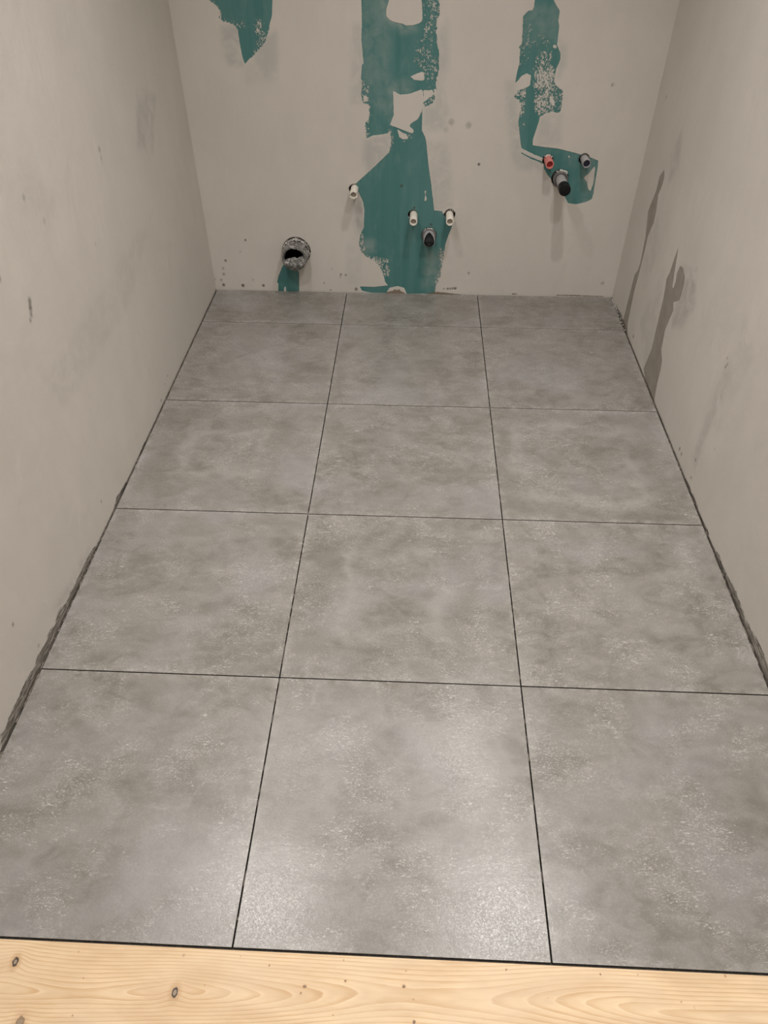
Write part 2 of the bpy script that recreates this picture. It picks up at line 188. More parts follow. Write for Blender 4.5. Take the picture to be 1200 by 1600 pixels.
def mat_tile():
    t = NT('concrete look porcelain'); c0 = t.coord()
    r = t.rnd()
    comb = t.t.nodes.new('ShaderNodeCombineXYZ')
    t.put(comb.inputs[0], t.m('MULTIPLY', r, 37.0)); t.put(comb.inputs[1], t.m('MULTIPLY', r, 91.0)); t.put(comb.inputs[2], t.m('MULTIPLY', r, 13.0))
    c = t.vm('ADD', c0, comb.outputs[0])
    big = t.noise(t.scale(c, (1, 1.25, 1)), 4.6, 5, .62, 1.1, .34, .66)
    mid = t.noise(t.scale(c, (1, 1.7, 1)), 15, 5, .65, .8, .32, .68)
    fine = t.noise(t.scale(c, (1, 2.6, 1)), 110, 4, .7, .4, .3, .72)
    base = t.mix(big, (0.138, 0.126, 0.106), (0.208, 0.194, 0.176))
    base = t.mix(t.m('MULTIPLY', mid, .50), base, (0.272, 0.258, 0.238))
    base = t.mix(t.m('MULTIPLY', fine, .22), base, (0.19, 0.172, 0.15))
    # cool veils
    base = t.mix(t.m('MULTIPLY', t.noise(c, 3.1, 2, .5, .4, .52, .70), .4), base, (0.262, 0.252, 0.254))
    # light scratchy flecks and salt marks
    zone = t.noise(c, 9, 3, .6, .5, .42, .62)
    fl = t.noise(t.scale(c, (1, 1.6, 1)), 230, 2, .55, 1.2, .575, .68)
    fl2 = t.noise(t.scale(c, (.55, 2.2, 1)), 95, 3, .6, 1.5, .59, .70)
    base = t.mix(t.m('MULTIPLY', t.m('MULTIPLY', t.m('MAXIMUM', fl, fl2), zone), .75), base, (0.50, 0.48, 0.45))
    pin = t.m('MULTIPLY', t.ramp(t.voro(c, 70), .03, .07, 1, 0), t.noise(c, 25, 2, .5, 0, .55, .62))
    base = t.mix(t.m('MULTIPLY', pin, .6), base, (0.56, 0.54, 0.50))
    # printed worn frames carried by some of the tiles
    sep = t.t.nodes.new('ShaderNodeSeparateXYZ'); wob = t.vm('ADD', c0, t.scale(t.vm('SUBTRACT', _noisecol(t, c, 7), (.5, .5, .5)), (.15, .15, 0)))
    t.put(sep.inputs[0], wob)
    size = t.attr('frame_size', 'OBJECT'); amt = t.attr('frame_amount', 'OBJECT')
    qx = t.m('SUBTRACT', t.m('ABSOLUTE', t.m('ADD', sep.outputs[0], .03)), size); qy = t.m('SUBTRACT', t.m('ABSOLUTE', t.m('ADD', sep.outputs[1], .01)), size)
    box = t.m('SMOOTH_MAX', qx, qy, .06)
    ringb = t.m('MULTIPLY', t.ramp(t.m('ABSOLUTE', box), 0, .038, 1, 0), t.noise(c, 10, 4, .65, 0, .33, .6))
    ringd = t.m('MULTIPLY', t.ramp(t.m('ABSOLUTE', t.m('SUBTRACT', box, .07)), 0, .05, 1, 0), .5)
    base = t.mix(t.m('MULTIPLY', t.m('MULTIPLY', ringb, amt), .48), base, (0.31, 0.295, 0.272))
    base = t.mix(t.m('MULTIPLY', t.m('MULTIPLY', ringd, amt), .7), base, (0.150, 0.138, 0.116))
    # cement dust along the tile edges
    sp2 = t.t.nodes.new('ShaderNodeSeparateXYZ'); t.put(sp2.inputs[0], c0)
    half_y = t.attr('half_length', 'OBJECT')
    ex = t.m('SUBTRACT', .3015, t.m('ABSOLUTE', sp2.outputs[0])); ey = t.m('SUBTRACT', half_y, t.m('ABSOLUTE', sp2.outputs[1]))
    ed = t.m('MINIMUM', ex, ey)
    dust = t.m('MULTIPLY', t.ramp(ed, .0, .028, 1, 0), t.noise(t.scale(c, (1, 1, 1)), 34, 4, .7, .5, .42, .68))
    base = t.mix(t.m('MULTIPLY', dust, .38), base, (0.37, 0.355, 0.33))
    base = t.mix(t.ramp(r, 0, 1, 0, .10, False), base, (0.20, 0.188, 0.17))
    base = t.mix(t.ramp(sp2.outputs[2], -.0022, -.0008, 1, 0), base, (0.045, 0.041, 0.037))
    grain = t.noise(c, 640, 2, .6)
    grain2 = t.noise(c, 75, 4, .65)
    ro = t.m('ADD', t.m('MULTIPLY_ADD', mid, .03, .185), t.m('MULTIPLY', t.noise(c, 260, 2, .5, 0, .3, .7), .10))
    t.set(Base_Color=base, Roughness=ro, Specular_IOR_Level=.38)
    hb = t.bump(t.m('ADD', t.m('MULTIPLY', grain, .00014), t.m('MULTIPLY', grain2, .00020)), 1.0)
    t.set(Normal=hb)
    return t.mat

def _noisecol(t, v, scale):
    n = t.t.nodes.new('ShaderNodeTexNoise'); t.put(n.inputs['Vector'], v)
    n.inputs['Scale'].default_value = scale; n.inputs['Detail'].default_value = 2
    return n.outputs['Color']

def mat_wood():
    t = NT('knotty spruce'); c = t.coord()
    ph = t.m('ADD', t.attr('rings'), t.m('MULTIPLY', t.noise(t.scale(c, (.5, 3, 1)), 14, 4, .6), .55))
    fr = t.m('FRACT', ph)
    late = t.m('MULTIPLY', t.ramp(fr, .45, .90), t.ramp(fr, .94, 1.0, 1, 0))
    amp = t.noise(t.scale(c, (.6, 4, 1)), 9, 3, .6, 0, .3, .7)
    base = t.mix(t.noise(t.scale(c, (.7, 3, 1)), 8, 3, .6, 0, .3, .7), (0.56, 0.40, 0.24), (0.69, 0.52, 0.33))
    base = t.mix(t.m('MULTIPLY', late, t.m('MULTIPLY_ADD', amp, .40, .30)), base, (0.46, 0.27, 0.12))
    early = t.ramp(fr, .0, .25, 1, 0)
    base = t.mix(t.m('MULTIPLY', early, .25), base, (0.82, 0.65, 0.45))
    fib = t.noise(t.scale(c, (.05, 1, 1)), 700, 3, .6, 0, .3, .7)
    base = t.mix(t.m('MULTIPLY', fib, .10), base, (0.55, 0.36, 0.19))
    base = t.mix(t.m('MULTIPLY', t.noise(t.scale(c, (1, 2.2, 1)), 5.5, 2, .5, .3, .45, .65), .35), base, (0.60, 0.465, 0.315))
    wobv = t.vm('ADD', c, t.scale(t.vm('SUBTRACT', _noisecol(t, c, 150), (.5, .5, .5)), (.006, .006, 0)))
    for x, y, a, b, s in KNOTS:
        q = t.vm('MULTIPLY', t.vm('SUBTRACT', wobv, (x * 1e-4, y * 1e-4, 0)), (1.15e4 / a, 1.15e4 / b, 0))
        d = t.vm('LENGTH', q)
        if a > 50:
            base = t.mix(t.m('MULTIPLY', t.ramp(d, .9, 2.9, 1, 0), .6 * s), base, (0.42, 0.25, 0.125))
            base = t.mix(t.m('MULTIPLY', t.ramp(d, .92, 1.12, 1, 0), s), base, (0.055, 0.038, 0.026))
            base = t.mix(t.m('MULTIPLY', t.ramp(d, .42, .66, 1, 0), s), base, (0.30, 0.235, 0.17))
            base = t.mix(t.m('MULTIPLY', t.ramp(d, .0, .22, 1, 0), s * .6), base, (0.12, 0.09, 0.06))
        else:
            base = t.mix(t.m('MULTIPLY', t.ramp(d, .8, 2.4, 1, 0), .4 * s), base, (0.56, 0.34, 0.16))
            base = t.mix(t.m('MULTIPLY', t.ramp(d, .55, 1.1, 1, 0), s), base, (0.12, 0.075, 0.045))
    t.set(Base_Color=base, Roughness=t.m('MULTIPLY_ADD', late, -.06, .48), Specular_IOR_Level=.35)
    t.set(Normal=t.bump(t.m('ADD', t.m('MULTIPLY', late, .0002), t.m('MULTIPLY', fib, .00012)), 1.0))
    return t.mat

M = dict(back=mat_back(), side=mat_side(), tile=mat_tile(), wood=mat_wood(),
    plain=mat_plain('painted plaster', (0.58, 0.52, 0.44)), ceil=mat_plain('ceiling plaster', (0.72, 0.68, 0.62)),
    screed=simple('dark tile adhesive', (0.060, 0.055, 0.050), .9, .35, 90, .0006),
    concrete=simple('raw screed', (0.26, 0.245, 0.225), .85, .15, 20, .0006),
    gypsum=simple('broken gypsum edge', (0.55, 0.53, 0.49), .9, .35, 220, .0008),
    cavity=simple('dark cavity', (0.012, 0.011, 0.010), .9),
    white=simple('ivory plastic', (0.70, 0.655, 0.575), .42, .06, 120),
    bore=simple('beige grey plug', (0.36, 0.31, 0.26), .6, .12, 200),  # beige grey bottom of the ivory pipe recess
    red=simple('dusty red plastic', (0.60, 0.20, 0.17), .45, .18, 260),
    red_in=simple('deep red plastic', (0.30, 0.012, 0.014), .4, .15, 120),
    blue_in=simple('navy plastic', (0.008, 0.010, 0.030), .35, .2, 120),
    grey=simple('light grey plastic', (0.33, 0.315, 0.315), .45, .14, 240),
    dgrey=simple('grey rubber seal', (0.155, 0.145, 0.14), .55, .2, 240),
    black=simple('black plastic', (0.0045, 0.005, 0.006), .5, .2, 100, 0, Specular_IOR_Level=.25),
    chalk=simple('white plaster crumbs', (0.70, 0.68, 0.63), .85, .2, 300, .0008),
    trim=simple('white lacquered metal', (0.8, 0.78, 0.75), .35, .03, 50))
def mat_film():
    t = NT('dusty crumpled film'); c = t.coord()
    n = t.noise(c, 85, 5, .7, 1.2, .3, .68); n2 = t.noise(c, 260, 3, .6, .5, .35, .65)
    col = t.mix(n, (0.045, 0.043, 0.04), (0.30, 0.29, 0.265)); col = t.mix(t.m('MULTIPLY', t.noise(c, 45, 4, .6, 1, .48, .62), .7), col, (0.62, 0.61, 0.58))
    t.set(Base_Color=col, Roughness=.3, Specular_IOR_Level=.7, Alpha=.93); t.set(Normal=t.bump(n, .0025))
    return t.mat
M['film'] = mat_film()
def mat_crust():
    t = NT('speckled plaster crust'); c = t.coord()
    n = t.noise(c, 190, 4, .7, .8, .42, .58)
    t.set(Base_Color=t.mix(n, (0.10, 0.085, 0.065), (0.76, 0.73, 0.68)), Roughness=.8, Normal=t.bump(n, .002))
    return t.mat
M['crust'] = mat_crust()
def mat_lens():
    t = NT('lit lamp lens'); t.set(Base_Color=(1, 1, 1), Emission_Color=LAMP_COL, Emission_Strength=12.0); return t.mat
M['lens'] = mat_lens()

# ------------------------------------------------------------------ mesh helpers
def link(name, me, mats, parent=None, loc=None):
    o = bpy.data.objects.new(name, me); COL.objects.link(o)
    for m in (mats if isinstance(mats, (list, tuple)) else [mats]):
        if not me.materials or len(me.materials) < (len(mats) if isinstance(mats, (list, tuple)) else 1): me.materials.append(m)
    if parent is not None: o.parent = parent
    if loc is not None: o.location = loc
    return o
def box_mesh(name, lo, hi, bevel=0.0, seg=2):
    bm = bmesh.new(); r = bmesh.ops.create_cube(bm, size=1.0)
    for v in bm.verts:
        v.co = Vector([lo[i] + (v.co[i] + .5) * (hi[i] - lo[i]) for i in range(3)])
    if bevel: bmesh.ops.bevel(bm, geom=bm.edges[:], offset=bevel, segments=seg, affect='EDGES', profile=.7)
    me = bpy.data.meshes.new(name); bm.to_mesh(me); bm.free(); return me
def structure(o): o['kind'] = 'structure'; return o
def thing(name, label, cat, loc, group=None):
    o = bpy.data.objects.new(name, None); COL.objects.link(o); o.location = loc; o.empty_display_size = .03
    o['label'] = label; o['category'] = cat
    if group: o['group'] = group
    return o
def lathe(name, prof, n=40, wob=None, mats=0):
    """profile of (radius, distance out of the wall), turned about the axis that points out of the back wall (-y)"""
    V = []; F = []
    for j, (r, d) in enumerate(prof):
        for i in range(n):
            a = 2 * math.pi * i / n; rr, dd = r, d
            if wob: rr, dd = wob(a, j, r, d)
            V.append((rr * math.cos(a), -dd, rr * math.sin(a)))
    for j in range(len(prof) - 1):
        for i in range(n):
            k = (i + 1) % n
            F.append((j * n + i, j * n + k, (j + 1) * n + k, (j + 1) * n + i))
    if prof[-1][0] > 1e-4: F.append(tuple(len(V) - n + i for i in range(n)))
    me = bpy.data.meshes.new(name); me.from_pydata(V, [], F); me.update()
    me.polygons.foreach_set('use_smooth', [True] * len(me.polygons))
    bm = bmesh.new(); bm.from_mesh(me); bmesh.ops.recalc_face_normals(bm, faces=bm.faces[:])
    for e in bm.edges:
        if len(e.link_faces) == 2 and e.calc_face_angle() > .7: e.smooth = False
    bm.to_mesh(me); bm.free(); return me

# ---- signed distance to outlines and attribute painting by numbers
def sdf(P, poly, pad=.03):
    Q = np.array(poly, float) * 1e-4
    out = np.full(len(P), -pad)
    lo = Q.min(0) - pad; hi = Q.max(0) + pad
    idx = np.nonzero(((P >= lo) & (P <= hi)).all(1))[0]
    if not len(idx): return out
    p = P[idx]; best = np.full(len(p), 1e9); ins = np.zeros(len(p), bool)
    for i in range(len(Q)):
        a, b = Q[i], Q[(i + 1) % len(Q)]; e = b - a; w = p - a
        tt = np.clip((w @ e) / max(e @ e, 1e-12), 0, 1); dd = w - tt[:, None] * e
        best = np.minimum(best, (dd ** 2).sum(1))
        if a[1] != b[1]:
            cnd = (a[1] > p[:, 1]) != (b[1] > p[:, 1])
            ins ^= cnd & (p[:, 0] < (b[0] - a[0]) * (p[:, 1] - a[1]) / (b[1] - a[1]) + a[0])
    s = np.sqrt(best) * np.where(ins, 1, -1)
    out[idx] = np.maximum(s, -pad); return out
def soft(P, zones, w0, w1):
    out = np.zeros(len(P))
    for wt, poly in zones:
        s = np.clip((sdf(P, poly) + w0) / (w0 + w1), 0, 1); out = np.maximum(out, wt * s * s * (3 - 2 * s))
    return out
def dots(P, L):
    out = np.zeros(len(P))
    for x, z, r, w in L:
        c = np.array((x, z)) * 1e-4; rr = r * 1e-4
        ids = np.nonzero((np.abs(P - c) < rr * 3).all(1))[0]
        d = np.sqrt(((P[ids] - c) ** 2 * np.array((1.0, .8))).sum(1)) / rr
        out[ids] = np.maximum(out[ids], w * np.clip(1.7 - d, 0, 1))
    return out

def grid_wall(U, V, to3d, attrs, holes=(), split=None, flip=False):
    """returns list of meshes: index 0 the wall, further ones the faces picked out by split (label per face)"""
    nu, nv = len(U), len(V)
    uu, vv = np.meshgrid(U, V); P = np.stack([uu.ravel(), vv.ravel()], 1)
    h = .5 * (U[len(U) // 2 + 1] - U[len(U) // 2])
    for (cx, cz, r) in holes:
        d = P - (cx, cz); L = np.sqrt((d ** 2).sum(1)); k = (L > r - h * 1.05) & (L < r + h * 1.05)
        P[k] = np.array((cx, cz)) + d[k] / L[k][:, None] * r
    A = attrs(P)
    i = np.arange(nu - 1); j = np.arange(nv - 1); ii, jj = np.meshgrid(i, j)
    a = (jj * nu + ii).ravel(); F = np.stack([a, a + 1, a + nu + 1, a + nu], 1)
    if flip: F = F[:, ::-1]
    C = P[F].mean(1); keep = np.ones(len(F), bool)
    for (cx, cz, r) in holes:
        keep &= ((C - (cx, cz)) ** 2).sum(1) > (r * .985) ** 2
    lab = split(C, A, F) if split else np.zeros(len(F), int)
    res = []
    for l in range(lab.max() + 1):
        f = F[keep & (lab == l)]
        if not len(f): res.append(None); continue
        used, inv = np.unique(f, return_inverse=True); inv = inv.reshape(f.shape)
        co = to3d(P[used]); me = bpy.data.meshes.new('wall_mesh')
        me.vertices.add(len(used)); me.vertices.foreach_set('co', co.astype(np.float32).ravel())
        me.loops.add(f.size); me.loops.foreach_set('vertex_index', inv.astype(np.int32).ravel())
        me.polygons.add(len(f)); me.polygons.foreach_set('loop_start', np.arange(0, f.size, 4, dtype=np.int32))
        me.update(calc_edges=True)
        for n, v in A.items():
            at = me.attributes.new(n, 'FLOAT', 'POINT'); at.data.foreach_set('value', v[used].astype(np.float32))
        res.append(me)
    return res
def steps(a, b, h): return np.linspace(a, b, max(2, int(round((b - a) / h)) + 1))
def joinsteps(*parts):
    o = parts[0]
    for p in parts[1:]: o = np.concatenate([o, p[1:]])
    return o

# ------------------------------------------------------------------ pipes' places on the back wall (x, z) and hole radius
DUCT = (-0.2200, 0.1880); W1 = (0.0487, 0.4636); W2 = (0.2994, 0.3588); W3 = (0.4529, 0.3615)
D2 = (0.3691, 0.2715); RED = (0.8376, 0.5890); BLU = (0.9836, 0.5935); D3 = (0.8984, 0.5179)
HOLES = [(DUCT[0], DUCT[1] + .003, .0640), (W1[0] - .0045, W1[1] - .001, .0205), (W2[0] - .0045, W2[1] + .001, .0205), (W3[0] + .001, W3[1] + .002, .0235),
         (D2[0] - .001, D2[1] + .002, .0330), (RED[0] - .001, RED[1], .0215), (BLU[0] - .002, BLU[1], .0215), (D3[0] - .002, D3[1] + .001, .0345)]

# ------------------------------------------------------------------ back wall
def back_attrs(P):
    each = [sdf(P, g) for g in GREEN]; b = np.max(each, 0)
    for isl in ISLANDS: b = np.minimum(b, -sdf(P, isl))
    dirt = dots(P, BACK_DOTS)
    # darker ring along the rim of each smaller pipe hole
    for x, z, r in HOLES[1:]:
        L = np.abs(np.sqrt(((P - (x, z)) ** 2).sum(1)) - r); dirt = np.maximum(dirt, .45 * np.clip(1 - L / .003, 0, 1))
    glue = np.max([sdf(P, g) for g in BACK_GLUE], 0)
    return dict(board=b, lace=soft(P, LACE, .010, .008), film=soft(P, FILM, .026, .020), smudge=soft(P, SMUDGE, .022, .012), dirt=dirt, glue=glue,
                **{'_%d' % k: e for k, e in enumerate(each)})
def back_split(C, A, F):
    lab = np.zeros(len(F), int); b = A['board'][F].mean(1) > 0
    for k in range(4): lab[b & (A['_%d' % k][F].mean(1) > 0)] = k + 1
    return lab
U = steps(XL, XR, .003)
V = joinsteps(steps(-.012, 1.18, .003), steps(1.18, CEIL, .06))
ms = grid_wall(U, V, lambda p: np.stack([p[:, 0], np.full(len(p), YB), p[:, 1]], 1), back_attrs, HOLES, back_split)
wall_back = structure(link('wall_back', ms[0], M['back']))
for me, lb in zip(ms[1:], ['green moisture-proof board bared in a ragged wedge at the top left', 'large ragged strip of bare green board running down to the floor behind the white pipe ends',
        'narrow speckled strip of bare green board ending around the red pipe', 'small patch of dark green board under the large drain opening']):
    p = link('bare_green_board', me, M['back'], wall_back); p['label'] = lb
for me in ms:
    for n in ('_0', '_1', '_2', '_3'):
        if n in me.attributes: me.attributes.remove(me.attributes[n])
# cut edges of the holes and the dark cavity behind them
for k, (x, z, r) in enumerate(HOLES):
    me = lathe('hole_edge', [(r + .0005, .0004), (r, -.0125), (r + .012, -.013), (r + .012, -.05), (.0001, -.05)], 36)
    o = link('hole_edge', me, [M['gypsum'], M['cavity']], wall_back, (x, YB, z)); o['label'] = 'broken plasterboard edge of a pipe hole'
    for p in me.polygons: p.material_index = 0 if p.index < 36 else 1

# ------------------------------------------------------------------ side walls
def side_attrs(streaks, haze, smear, dd):
    def f(P):
        st = np.max([sdf(P, g) for _, g in streaks], 0) if streaks else np.full(len(P), -.03)
        return dict(streak=st, haze=soft(P, haze, .02, .02), smear=np.max([sdf(P, g) for _, g in smear], 0), dirt=dots(P, dd))
    return f
def side_split(C, A, F):
    lab = np.zeros(len(F), int); lab[A['smear'][F].mean(1) > 0] = 1; lab[A['streak'][F].mean(1) > 0] = 2
    return lab
US = joinsteps(steps(YF, .3, .05), steps(.3, YB, .0035)); VS = joinsteps(steps(-.012, .11, .0025), steps(.11, .95, .006), steps(.95, CEIL, .05))
ml = grid_wall(US, VS, lambda p: np.stack([np.full(len(p), XL), p[:, 0], p[:, 1]], 1), side_attrs([], LEFT_HAZE, LEFT_SMEAR, LEFT_DOTS), (), side_split)
wall_left = structure(link('wall_left', ml[0], M['side']))
o = link('adhesive_smear', ml[1], M['side'], wall_left); o['label'] = 'brown brushed adhesive smear low on the left wall'
US = joinsteps(steps(YF, .3, .05), steps(.3, YB, .0035)); VS = joinsteps(steps(-.012, .11, .0025), steps(.11, .95, .0035), steps(.95, CEIL, .05))
mr = grid_wall(US, VS, lambda p: np.stack([np.full(len(p), XR), p[:, 0], p[:, 1]], 1), side_attrs(STREAKS, RIGHT_HAZE, RIGHT_SMEAR, RIGHT_DOTS), (), side_split, True)
wall_right = structure(link('wall_right', mr[0], M['side']))
o = link('adhesive_smear', mr[1], M['side'], wall_right); o['label'] = 'brown brushed adhesive smear low on the right wall'
o = link('damp_streak', mr[2], M['side'], wall_right); o['label'] = 'two dark grey damp streaks rising from the floor of the right wall'

# remaining shell
structure(link('wall_front', box_mesh('wall_front', (XL - .1, YF - .1, -.012), (XR + .1, YF, CEIL)), M['plain']))
structure(link('ceiling', box_mesh('ceiling', (XL - .1, YF - .1, CEIL), (XR + .1, YB + .1, CEIL + .1)), M['ceil']))
floor = structure(link('floor', box_mesh('floor', (XL - .1, YF - .1, -.06), (XR + .1, YB + .1, -.0112)), M['screed']))
o = link('screed_bed', box_mesh('screed_bed', (XL, YF, -.0112), (XR, -.275, -.006)), M['concrete'], floor); o['label'] = 'raw grey screed before the wooden board'

# ------------------------------------------------------------------ tiles, each a part of the floor
colx = [(-.6062, -JOINT / 2), (JOINT / 2, PITCH - JOINT / 2), (PITCH + JOINT / 2, 1.2135)]
rowy = [(-.003 if i == 0 else i * PITCH + JOINT / 2, (i + 1) * PITCH - JOINT / 2) for i in range(4)] + [(4 * PITCH + JOINT / 2, YB - .0035)]
frames = {(0, 2): (.125, 1.0), (1, 1): (.13, .9), (2, 2): (.19, .9), (1, 3): (.2, .3), (2, 3): (.2, .3), (0, 3): (.17, .2)}
cache = {}
for i, (y0, y1) in enumerate(rowy):
    for j, (x0, x1) in enumerate(colx):
        w, l = x1 - x0, y1 - y0; key = (round(w, 4), round(l, 4))
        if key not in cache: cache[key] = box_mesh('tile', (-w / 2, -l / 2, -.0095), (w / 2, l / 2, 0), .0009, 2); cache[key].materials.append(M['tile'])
        o = bpy.data.objects.new('tile', cache[key]); COL.objects.link(o); o.parent = floor
        o.location = ((x0 + x1) / 2, (y0 + y1) / 2, rng.uniform(-.0002, .0002))
        fs, fa = frames.get((j, i), (.15, 0.0))
        o['frame_size'] = fs; o['frame_amount'] = fa; o['half_length'] = l / 2
# crumbs of adhesive left in the joints
bm = bmesh.new()
def crumb(x, y, z, s):
    r = bmesh.ops.create_icosphere(bm, subdivisions=1, radius=1)
    for v in r['verts']:
        k = 1 + rng.uniform(-.35, .35); v.co = Vector((x + v.co.x * s[0] * k, y + v.co.y * s[1] * k, z + v.co.z * s[2] * k))
for _ in range(70):
    x = random.choice([0, PITCH]) + rng.uniform(-.0006, .0006); crumb(x, rng.uniform(0, 2.7), -.0035, (.0011, rng.uniform(.004, .016), .0016))
for _ in range(230):
    x = random.choice([XL + .0028, XR - .0032]); crumb(x + rng.uniform(-.001, .001), abs(rng.normal(0, 1)) * 1.1 + .3 if rng.random() < .6 else rng.uniform(1.8, 2.7), -.004 + rng.uniform(0, .003), (.0018, rng.uniform(.003, .014), .0022))
for v in [v for v in bm.verts if v.co.y > YB - .004]: bm.verts.remove(v)
me = bpy.data.meshes.new('joint_crumbs'); bm.to_mesh(me); bm.free()
o = link('joint_crumbs', me, simple('brown grey adhesive crumbs', (0.15, 0.13, 0.105), .9, .4, 160), floor); o['kind'] = 'stuff'
# white plaster crumbs in the right rear corner
bm = bmesh.new()
for _ in range(90):
    y = YB - .006 - abs(rng.normal(0, .11)); x = XR - abs(rng.normal(0, .0035)) - .0015; s = rng.uniform(.0010, .0042); crumb(x, max(y, 2.35), s * .6 + .0003, (s, s * 1.3, s * .8))
me = bpy.data.meshes.new('plaster_crumbs'); bm.to_mesh(me); bm.free()
o = link('plaster_crumbs', me, M['crust'], floor); o['kind'] = 'stuff'; o['label'] = 'white plaster crumbs in the far right corner'

# ------------------------------------------------------------------ wooden board along the front edge of the tiles
def board():
    y1, y0, x0, x1, th = -.0074, -.262, XL + .004, XR - .004, .0112
    X = steps(x0, x1, .004); Y = steps(y0, y1, .002); n, m = len(X), len(Y)
    xx, yy = np.meshgrid(X, Y); x = xx.ravel(); y = yy.ravel()
    heart = -.078 + .012 * np.sin(x * 3.1)
    hx = [-.62, -.42, -.255, -.095, .05, .30, .50, .62, .78, 1.0, 1.3]; hv = [.010, .003, .020, .002, .024, .052, .046, .030, .010, .004, .016]
    hh = np.interp(x, hx, hv); ks = np.array([-60, -40, -20, 0, 20, 40, 60]) * .001; hh = np.mean([np.interp(x + k, hx, hv) for k in ks], 0)
    yp = (y - heart) * (1 + .25 * np.sin(x * 2.3 + 1)) + .004 * np.sin(x * 17) * np.exp(-np.abs(y - heart) * 20)
    # fibres sweep around the two big knots
    for kx, ky, a, b, s in KNOTS:
        if a > 50:
            dx = (x - kx * 1e-4); dy = (y - ky * 1e-4); yp = yp + .010 * s * np.exp(-(dx / .022) ** 2 - (dy / .022) ** 2) * np.sign(-.2 - 0 * dy)
    ph = np.sqrt(yp ** 2 + hh ** 2) / .0068
    top = np.stack([x, y, np.zeros(n * m)], 1)
    a = (np.arange(m - 1)[:, None] * n + np.arange(n - 1)[None, :]).ravel(); F = np.stack([a, a + 1, a + n + 1, a + n], 1).tolist()
    Vv = top.tolist(); base = len(Vv); rim = list(range(n)) + [k * n + n - 1 for k in range(1, m)] + list(range(m * n - 2, (m - 1) * n - 1, -1)) + [k * n for k in range(m - 2, 0, -1)]
    Vv += [(top[k][0], top[k][1], -th) for k in rim]; L = len(rim)
    for k in range(L): F.append((rim[k], base + k, base + (k + 1) % L, rim[(k + 1) % L]))
    F.append([base + k for k in range(L)][::-1])
    me = bpy.data.meshes.new('pine_board'); me.from_pydata(Vv, [], F); me.update()
    at = me.attributes.new('rings', 'FLOAT', 'POINT'); at.data.foreach_set('value', np.concatenate([ph, ph[rim]]).astype(np.float32))
    o = link('wooden_board', me, M['wood']); o['label'] = 'pale knotty pine board lying along the front edge of the grey tiles'; o['category'] = 'board'
    bv = o.modifiers.new('edge', 'BEVEL'); bv.width = .0012; bv.segments = 2; bv.limit_method = 'ANGLE'; bv.angle_limit = 1.0
    return o
board()

# ------------------------------------------------------------------ pipe ends
def at(p): return (p[0], YB, p[1])
def tube(name, R, r, L, mat, parent, back=.03, bore=.02, n=36, wob=None):
    me = lathe(name, [(R, -back), (R, L * .5), (R, L - .0012), (R - .0008, L), (r + .0006, L), (r, L - .001), (r, L - bore)], n, wob)
    # leave the bore open: remove the closing face
    bm = bmesh.new(); bm.from_mesh(me); bm.faces.ensure_lookup_table(); f = [f for f in bm.faces if len(f.verts) > 4]
    bmesh.ops.delete(bm, geom=f, context='FACES_ONLY'); bm.to_mesh(me); bm.free()
    return link(name, me, mat, parent)
def plug(name, r, d, mat, parent, n=32, dome=.0):
    me = lathe(name, [(r, d - .006), (r, d), (r * .6, d + dome * .7), (r * .2, d + dome), (.0001, d + dome)], n); return link(name, me, mat, parent)
def crumbs(name, parent, R, n, s, mat, a0=20, a1=160, out=.004):
    bm_ = bmesh.new()
    for _ in range(n):
        a = math.radians(rng.uniform(a0, a1)); rr = R + rng.uniform(-.001, .003); k = rng.uniform(.5, 1) * s
        q = bmesh.ops.create_icosphere(bm_, subdivisions=2, radius=1)
        for v in q['verts']:
            w = 1 + .5 * (noise.noise(v.co * 1.7 + Vector((a, rr, k)) * 40)); v.co = Vector((rr * math.cos(a) + v.co.x * k * w, -rng.uniform(.0, .0002) - out * .5 + v.co.y * k * w * .8, rr * math.sin(a) + v.co.z * k * w))
    me = bpy.data.meshes.new(name); bm_.to_mesh(me); bm_.free(); return link(name, me, mat, parent)

def ragged(amp, seed):
    def f(a, j, r, d):
        if j in (3, 4): d += amp * (noise.noise(Vector((math.cos(a) * 2, math.sin(a) * 2, seed))))
        return r, d
    return f
def white_pipe(p, label, L, seed, chips):
    t = thing('water_pipe', label, 'pipe', at(p), 'ivory water pipe ends')
    tube('pipe_sleeve', .0165, .0117, L, M['white'], t, wob=ragged(chips, seed))
    o = plug('pipe_plug', .0119, L - .014, M['bore'], t); o['label'] = 'beige grey plug deep inside the pipe end'
    return t
white_pipe(W1, 'ivory pipe end with ragged lip at the left tip of the green board', .074, 1.3, .006)
white_pipe(W2, 'ivory pipe end surrounded by green board, left of the black drain stub', .078, 5.1, .001)
t = white_pipe(W3, 'ivory pipe end at the right edge of the large green patch', .078, 8.2, .0015)
crumbs('plaster_crumbs', t, .0235, 7, .0028, M['chalk'], 30, 150)

t = thing('water_pipe', 'red hot water pipe end beside the speckled green strip', 'pipe', at(RED), 'coloured water pipe ends')
tube('pipe_sleeve', .0165, .0122, .062, M['red'], t); o = plug('pipe_plug', .0124, .050, M['red_in'], t); o['label'] = 'deep red plug in the mouth'
o = crumbs('plaster_crumbs', t, .0180, 14, .0034, M['chalk'], 40, 150, .006)
t = thing('water_pipe', 'grey pipe end with navy blue mouth at the right tip of the green board', 'pipe', at(BLU), 'coloured water pipe ends')
tube('pipe_sleeve', .0165, .0132, .058, M['grey'], t); o = plug('pipe_plug', .0134, .051, M['blue_in'], t); o['label'] = 'navy blue plug in the mouth'

